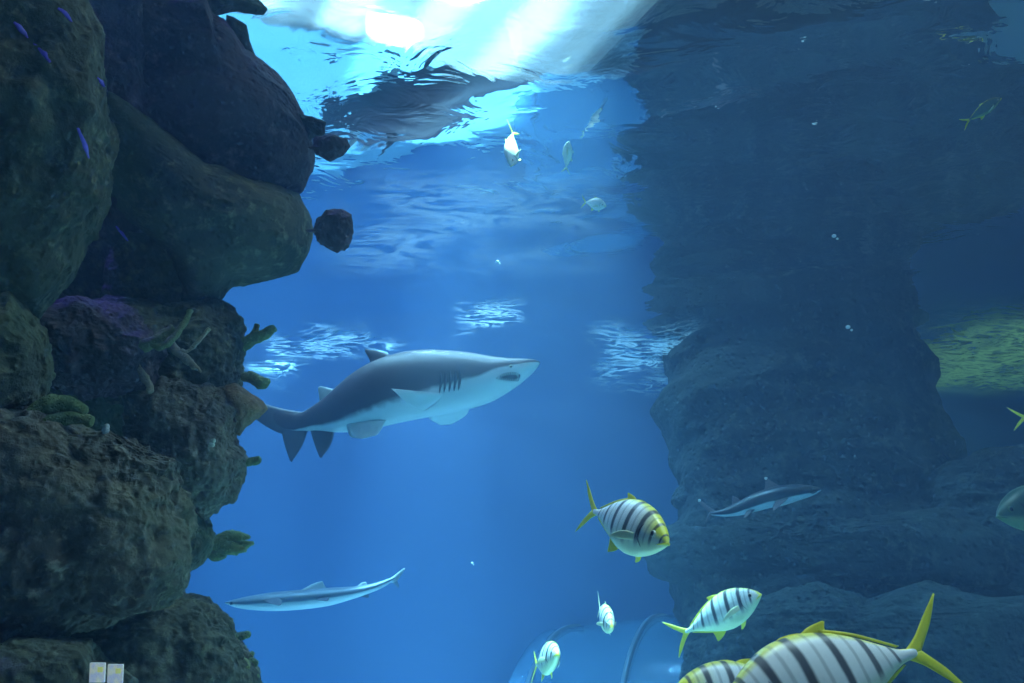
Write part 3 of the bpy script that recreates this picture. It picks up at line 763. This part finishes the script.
# ------------------------------------------------------------------ golden trevallies
TS = [0, .02, .05, .09, .15, .23, .32, .42, .52, .62, .71, .79, .85, .90, .93]
TT = [.004, .035, .065, .098, .135, .170, .187, .187, .168, .134, .094, .055, .030, .021, .020]
TB = [-.006, -.030, -.052, -.078, -.112, -.145, -.168, -.176, -.160, -.124, -.085, -.048, -.027, -.020, -.019]
TW = [.006, .022, .036, .050, .066, .080, .088, .088, .078, .060, .042, .026, .016, .012, .006]
def trevally(nose, tail, label, group=None, skin='trevally', roll=0, bend=0, name='golden_trevally', cat='fish', fin='yellow_fin', fat=1.0):
    nose, tail = np.array(nose, float), np.array(tail, float)
    L = np.linalg.norm(nose - tail); X = (nose - tail) / L
    Yv = np.cross([0, 0, 1.0], X)
    if np.linalg.norm(Yv) < .15: Yv = np.array([0, 1.0, 0])
    Yv /= np.linalg.norm(Yv); Z = np.cross(X, Yv)
    R = Matrix([[X[i], Yv[i], Z[i]] for i in range(3)]) @ Matrix.Rotation(rad(roll), 3, 'X')
    c = (nose + tail) / 2
    r = empty(name, c, label, cat, group, Matrix.Translation(c) @ R.to_4x4())
    bd = lambda s: bend * (max(0, s - .35) ** 2)
    pt = lambda s, z, y=0: np.array([(.5 - s), y + bd(s), z]) * L
    V, Fc, UV = body_from([pt(s, t) for s, t in zip(TS, TT)], [pt(s, b) for s, b in zip(TS, TB)], [w * L * fat for w in TW], np.array([0, 1.0, 0]), 100, 40, .95)
    mesh_obj('body', V, Fc, M[skin], r, UV)
    ny = np.array([0, 1.0, 0])
    def fn(nm, lead, trail, th=.009, mat=fin, nn=ny, curl=0):
        g = fin_geo([pt(*q) for q in lead], [pt(*q) for q in trail], th * L, nn, 14, 9, curl * L)
        return mesh_obj(nm, g[0], g[1], M[mat], r, g[2])
    fn('dorsal_fin', [(.40, .175), (.46, .200), (.535, .210)], [(.54, .150), (.538, .18), (.548, .205)])
    fn('dorsal_ridge', [(.50, .165), (.66, .120), (.84, .038)], [(.505, .185), (.665, .132), (.86, .040)], .008)
    fn('spiny_dorsal_fin', [(.28, .172), (.32, .190), (.37, .194)], [(.42, .178), (.42, .185), (.41, .190)], .008)
    fn('anal_fin', [(.50, -.155), (.56, -.195), (.635, -.222)], [(.66, -.105), (.645, -.15), (.645, -.215)])
    fn('anal_ridge', [(.60, -.125), (.70, -.085), (.85, -.030)], [(.60, -.142), (.71, -.100), (.86, -.034)], .008)
    fn('pelvic_fin', [(.27, -.150, .02), (.31, -.19, .04), (.36, -.215, .05)], [(.34, -.165, .02), (.36, -.19, .04), (.375, -.21, .05)])
    fn('tail_fin', [(.875, .016), (.945, .055), (1.03, .125), (1.12, .195)], [(.955, -.004), (.99, .03), (1.055, .095), (1.125, .19)], .011)
    fn('tail_fin', [(.875, -.016), (.945, -.055), (1.03, -.125), (1.12, -.195)], [(.955, .004), (.99, -.03), (1.055, -.095), (1.125, -.19)], .011)
    for s in (1, -1):
        w = .078 * fat
        fn('pectoral_fin', [(.245, -.005, s * w), (.33, -.015, s * (w + .045)), (.45, -.075, s * (w + .055))],
           [(.250, -.055, s * w), (.33, -.070, s * (w + .035)), (.44, -.085, s * (w + .052))], .008, 'clear_fin' if fin == 'yellow_fin' else fin)
        w = .046 * fat
        e = mesh_obj('eye', *ball_geo(pt(.10, .026, s * (w - .002)), np.array([.027, .012, .027]) * L, 3), M['dim_fin' if fin == 'dim_fin' else 'eye_ring'], r)
        mesh_obj('pupil', *ball_geo(pt(.099, .028, s * (w + .006)), np.array([.018, .008, .018]) * L, 2), M['black'], e)
        mesh_obj('gill_cover', *tube_geo([pt(.175, .07, s * .070 * fat), pt(.198, .03, s * .0785 * fat), pt(.203, -.03, s * .079 * fat), pt(.185, -.08, s * .058 * fat)], [.001 * L, .004 * L, .004 * L, .001 * L], 6, 20), M['dark_line'], r)
    V, Fc = tube_geo([pt(.060, -.030, .036), pt(.022, -.014, .026), pt(.002, -.004, 0), pt(.022, -.014, -.026), pt(.060, -.030, -.036)], [.003 * L, .006 * L, .009 * L, .006 * L, .003 * L], 8, 24)
    mesh_obj('lips', V, Fc, M[fin], r)
    return r
trevally(at(668, 543, 2.45), at(589, 509, 2.86), 'yellow-faced black-barred trevally facing right towards the camera, above the other barred fish', roll=-4, bend=.0, fat=1.1)
trevally(at(761, 594, 3.8), at(680, 635, 4.05), 'silver black-barred trevally with yellow tail swimming up to the right', skin='trevally_pale', roll=6)
trevally(at(724, 713, 1.62), at(929, 648, 1.76), 'largest barred trevally cut by the bottom edge, yellow forked tail raised at right', skin='trevally_pale')
trevally(at(672, 694, 2.3), at(822, 700, 2.45), 'yellow-headed trevally at the bottom edge partly hidden behind the largest one')
trevally(at(612, 628, 3.85), at(599, 607, 4.17), 'small pale fish seen head-on, diving with fins spread wide', skin='trevally_pale', roll=0, name='small_trevally', fin='clear_fin')
trevally(at(558, 654, 4.2), at(535, 666, 4.62), 'small silvery barred fish with yellow tail at the bottom centre', skin='trevally_pale', name='small_trevally', roll=-8)
trevally(at(997, 516, 5.0), at(1096, 500, 5.2), 'dim greenish fish entering at the right edge over the dark rock', name='reef_fish', skin='dim_green_skin', fin='dim_fin')
trevally(at(1090, 410, 4.6), at(1019, 418, 4.7), 'fish mostly outside the right edge, only its yellow forked tail showing', name='reef_fish')
trevally(at(511, 166, 3.95), at(513, 131, 4.05), 'reflection of a pale fish modelled as a body, head down just below the rippled surface, yellow tail up', skin='reflected_silver_skin', name='fish_reflection', roll=30)  # solid fish from here on take the place of mirror images in the surface
trevally(at(569, 141, 4.05), at(566, 170, 4.2), 'reflection of a slender pale fish modelled as a body, pointing straight up below the surface', skin='reflected_silver_skin', name='fish_reflection', roll=50, fin='clear_fin')
trevally(at(606, 206, 4.7), at(584, 202, 4.85), 'reflection of a pale yellow-finned fish modelled as a body below the surface, nearest the pillar', skin='reflected_silver_skin', name='fish_reflection', roll=20)

trevally(at(1001, 98, 3.8), at(966, 122, 3.9), 'yellow-green reflection modelled as a thin dim fish high up in the dark upper right', skin='dim_green_skin', name='fish_reflection', roll=60, fat=.6)  # also a reflection, given a solid body
for px, py, y, rr, lb in ((497.5, 261.5, 4.5, .010, 'tiny bright air bubble alone above the big shark'), (834, 236, 5, .016, 'bright air bubble high in front of the dark pillar'),
                          (848, 327, 5, .016, 'bright air bubble near the right edge of the pillar'), (472, 563, 4, .006, 'minute air bubble low in the open blue water')):
    c = at(px, py, y); r = empty('air_bubble', tuple(c), lb, 'bubble')
    v, f = ball_geo(np.zeros(3), (rr, rr, rr * .85), 3); mesh_obj('bubble_skin', v, f, M['bubble'], r)
    v, f = ball_geo(np.array([rr * 1.3, 0, -rr * 1.4]), rr * .6, 2); mesh_obj('bubble_skin', v, f, M['bubble'], r)

# ------------------------------------------------------------------ acrylic tunnel
def tunnel():
    A, B = np.array([3.6, 8.6, .30]), np.array([.55, 10.25, .0]); Rr = 1.6
    ax = (B - A); Ln = np.linalg.norm(ax); ax /= Ln; sd = np.cross(ax, [0, 0, 1.0]); sd /= np.linalg.norm(sd)
    r = empty('acrylic_tunnel', tuple(A), 'clear blue acrylic visitor tunnel arching low across the tank floor', 'tunnel')
    def arc(t, R): return A + ax * Ln * t, R
    def shell(t0, t1, R0, R1, n=24, m=40):
        V = []
        for i in range(n):
            t = t0 + (t1 - t0) * i / (n - 1); c = A + ax * Ln * t
            for Rk, seq in ((R1, range(m)), (R0, range(m - 1, -1, -1))):
                for j in seq:
                    a = math.pi * j / (m - 1); V.append(c + sd * Rk * math.cos(a) + np.array([0, 0, 1.0]) * Rk * math.sin(a) - A)
        f = grid_faces(n, 2 * m)
        for b0 in (0, (n - 1) * 2 * m):
            for j in range(m - 1): f.append((b0 + j, b0 + j + 1, b0 + 2 * m - 2 - j, b0 + 2 * m - 1 - j))
        return V, f
    m, nt, nd, lk = new_mat('acrylic')
    p = N(nt, 'ShaderNodeBsdfPrincipled'); p.inputs['Base Color'].default_value = (.16, .34, .48, 1); p.inputs['Roughness'].default_value = .16
    t = N(nt, 'ShaderNodeBsdfTransparent'); mx = N(nt, 'ShaderNodeMixShader'); mx.inputs[0].default_value = .45; o = N(nt, 'ShaderNodeOutputMaterial')
    lk.new(t.outputs[0], mx.inputs[1]); lk.new(p.outputs[0], mx.inputs[2]); lk.new(mx.outputs[0], o.inputs['Surface'])
    M['acrylic'] = m
    v, f = shell(0, 1, Rr - .05, Rr); mesh_obj('acrylic_shell', v, f, m, r)
    for t in (.2, .62, .93):
        v, f = shell(t - .006, t + .006, Rr - .06, Rr + .025, 4); mesh_obj('rib', v, f, M['steel'], r)
tunnel()

# ------------------------------------------------------------------ two little glowing panels standing in for screens reflected on the acrylic
def screen_stand_in(x0, x1, y0, y1, y, label):
    a = at((x0 + x1) / 2, (y0 + y1) / 2, y)
    w = (x1 - x0) * y / F / 2 * .97; h = (y1 - y0) * y / F / 2 * 1.1
    r = empty('screen_reflection', tuple(a), label, 'sign', 'small glowing panels standing in for reflected screens'); r.rotation_euler = (rad(20), 0, rad(-28) * 0 + rad(4))  # not a real sign; stands in for a reflected screen
    v = [(x, z_, h_) for x in (-w, w) for z_ in (-.003, .003) for h_ in (-h, h)]
    f = [(0, 1, 3, 2), (4, 6, 7, 5), (0, 4, 5, 1), (2, 3, 7, 6), (0, 2, 6, 4), (1, 5, 7, 3)]
    m, nt, nd, lk = new_mat('reflected_screen')
    n = noise_tex(nt, 40, 2); col = mixc(nt, smooth(nt, n, .35, .65), (.85, .80, .62), (.62, .62, .72))
    p = finish(nt, col, .5); lk.new(col, p.inputs['Emission Color']); p.inputs['Emission Strength'].default_value = .42
    mesh_obj('face', v, f, m, r, smooth=False)
    yy = plain('reflected_screen_yellow', (.9, .85, .2), .5, var=.05)
    nt = yy.node_tree; p = [q for q in nt.nodes if q.type == 'BSDF_PRINCIPLED'][0]; p.inputs['Emission Color'].default_value = (.9, .85, .3, 1); p.inputs['Emission Strength'].default_value = .35
    k = w * .34; v = [(x + w * .42, z_, h_ + h * .36) for x in (-k, k) for z_ in (-.0045, -.0025) for h_ in (-k, k)]
    mesh_obj('mark', v, f, yy, r, smooth=False)
screen_stand_in(90.5, 104.5, 664.5, 680.5, 2.25, 'left one of two tiny glowing stand-ins for reflected screens at the foot of the rock wall')
screen_stand_in(108.5, 122.5, 666, 681.5, 2.25, 'right one of two tiny glowing stand-ins for reflected screens at the foot of the rock wall')

# ------------------------------------------------------------------ light
def area(name, loc, sx, sy, power, col, target=None, spread=180):
    l = bpy.data.lights.new(name, 'AREA'); l.shape = 'RECTANGLE'; l.size = sx; l.size_y = sy; l.energy = power; l.color = col
    l.spread = rad(spread)
    o = bpy.data.objects.new(name, l); COL.objects.link(o); o.location = loc
    if target is not None:
        o.rotation_euler = (Vector(target) - Vector(loc)).to_track_quat('-Z', 'Y').to_euler()
    return o
def spot(name, loc, target, power, angle, col, size=.15, blend=.6):
    l = bpy.data.lights.new(name, 'SPOT'); l.energy = power; l.spot_size = rad(angle); l.spot_blend = blend; l.color = col; l.shadow_soft_size = size
    o = bpy.data.objects.new(name, l); COL.objects.link(o); o.location = loc
    o.rotation_euler = (Vector(target) - Vector(loc)).to_track_quat('-Z', 'Y').to_euler(); return o
def light_panel(x0, x1, y0, y1, z, label, st, col):
    c = ((x0 + x1) / 2, (y0 + y1) / 2, z)
    r = empty('ceiling_light', c, label, 'light')
    r.rotation_euler = (0, 0, rad(30))
    m, nt, nd, lk = new_mat('lamp_diffuser')
    e = N(nt, 'ShaderNodeEmission'); e.inputs[0].default_value = (*col, 1); e.inputs[1].default_value = st
    o = N(nt, 'ShaderNodeOutputMaterial'); lk.new(e.outputs[0], o.inputs['Surface'])
    w_, d_ = (x1 - x0) / 2, (y1 - y0) / 2
    tb = N(nt, 'ShaderNodeTexWave'); tb.bands_direction = 'X'; tb.inputs['Scale'].default_value = .28; tb.inputs['Distortion'].default_value = 0; lk.new(N(nt, 'ShaderNodeTexCoord').outputs['Object'], tb.inputs['Vector'])
    lk.new(mth(nt, 'ADD', st * .45, mth(nt, 'MULTIPLY', smooth(nt, tb.outputs['Fac'], .2, .9), st * 1.2)), e.inputs[1])
    mesh_obj('diffuser', [(-w_, -d_, 0), (w_, -d_, 0), (w_, d_, 0), (-w_, d_, 0)], [(0, 3, 2, 1)], m, r, smooth=False)
    V, Fc = [], []
    for a, b_, c_, d2 in ((-w_ - .1, w_ + .1, -d_ - .1, -d_), (-w_ - .1, w_ + .1, d_, d_ + .1), (-w_ - .1, -w_, -d_, d_), (w_, w_ + .1, -d_, d_)):
        k = len(V); V += [(x, y, q) for x in (a, b_) for y in (c_, d2) for q in (-.06, .3)]
        Fc += [tuple(i + k for i in q) for q in ((0, 1, 3, 2), (4, 6, 7, 5), (0, 4, 5, 1), (2, 3, 7, 6), (0, 2, 6, 4), (1, 5, 7, 3))]
    mesh_obj('frame', V, Fc, M['steel'], r, smooth=False)
light_panel(-5.2, 1.3, 4.7, 8.9, 8.25, 'large glowing white light panel over the open water, seen through the bright surface', 2.6, (.62, .95, 1.0))
for lx, ly in ((-4.0, 5.6), (-2.2, 6.6), (-.6, 7.4), (-3.6, 7.6), (-1.6, 8.6), (-1.6, 5.2)):
    spot('panel_lamp', (lx, ly, 8.15), (lx, ly, 0), 2000, 115, (.82, 1.0, 1.0), .35, .5)
for fx in (-3.1, -1.0):
    spot('floor_fill', (fx, 8.5, 8.1), (fx, 8.75, .6), 42000, 19, (.80, 1.0, .95), .1, .35).data.energy *= 1.7  # added beams so the unseen sand reflects brightly in the surface
spot('belly_bounce_fill', (.1, 4.0, 8.1), (.1, 4.0, 0), 110000, 17, (.65, 1.0, .80), .1, .4)  # added beam; the unseen floor bounces it up to the shark belly
spot('shark_fill', (.6, .8, 8.0), (-.9, 5.7, 2.9), 2500, 24, (.95, 1.0, 1.0), .2, .6)  # added spot brightening the near side of the big shark
spot('ripple_film_fill', (6.0, 8.4, 8.1), (5.6, 8.8, 4.5), 1500, 50, (1.0, 1.0, .6), .2, .6)  # added spot to light the yellow-green ripple sheet
area('side_fill', (4.4, 1.0, 8.0), 1.6, 1.6, 1500, (1.0, 1.0, .82), (-.4, 3.0, .4))  # added fill above the water for near fish and lower rock
spot('beam_lamp', (-.5, 7.6, 8.2), (-.4, 8.2, 0), 2600, 30, (.75, .92, 1.0), .25, .9).data.energy *= 2.5
spot('fish_fill', (1.3, .9, 8.0), (1.1, 2.6, 1.0), 9000, 34, (1.0, 1.0, .95), .3, .8)  # added spot brightening the near trevallies
spot('violet_lamp', (-3.4, 1.6, 7.5), (-2.1, 2.7, 3.6), 9000, 30, (.25, .12, 1.0), .1)

w = bpy.data.worlds.new('World'); SC.world = w; w.use_nodes = True
w.node_tree.nodes['Background'].inputs[0].default_value = (.10, .22, .40, 1); w.node_tree.nodes['Background'].inputs[1].default_value = .05

cam = bpy.data.cameras.new('Camera'); cam.sensor_width = 36; cam.lens = 36 * F / W; cam.clip_end = 100
co = bpy.data.objects.new('Camera', cam); COL.objects.link(co); co.location = CAM; co.rotation_euler = (math.pi / 2 + PITCH, 0, 0)
SC.camera = co
vs = SC.view_settings; vs.view_transform = 'Standard'; vs.look = 'None'; vs.gamma = 1; vs.use_curve_mapping = False; vs.exposure = 0.0
cy = SC.cycles
cy.use_denoising = True; cy.max_bounces = 8; cy.diffuse_bounces = 3; cy.glossy_bounces = 4; cy.transparent_max_bounces = 12; cy.volume_bounces = 1
cy.sample_clamp_indirect = 4
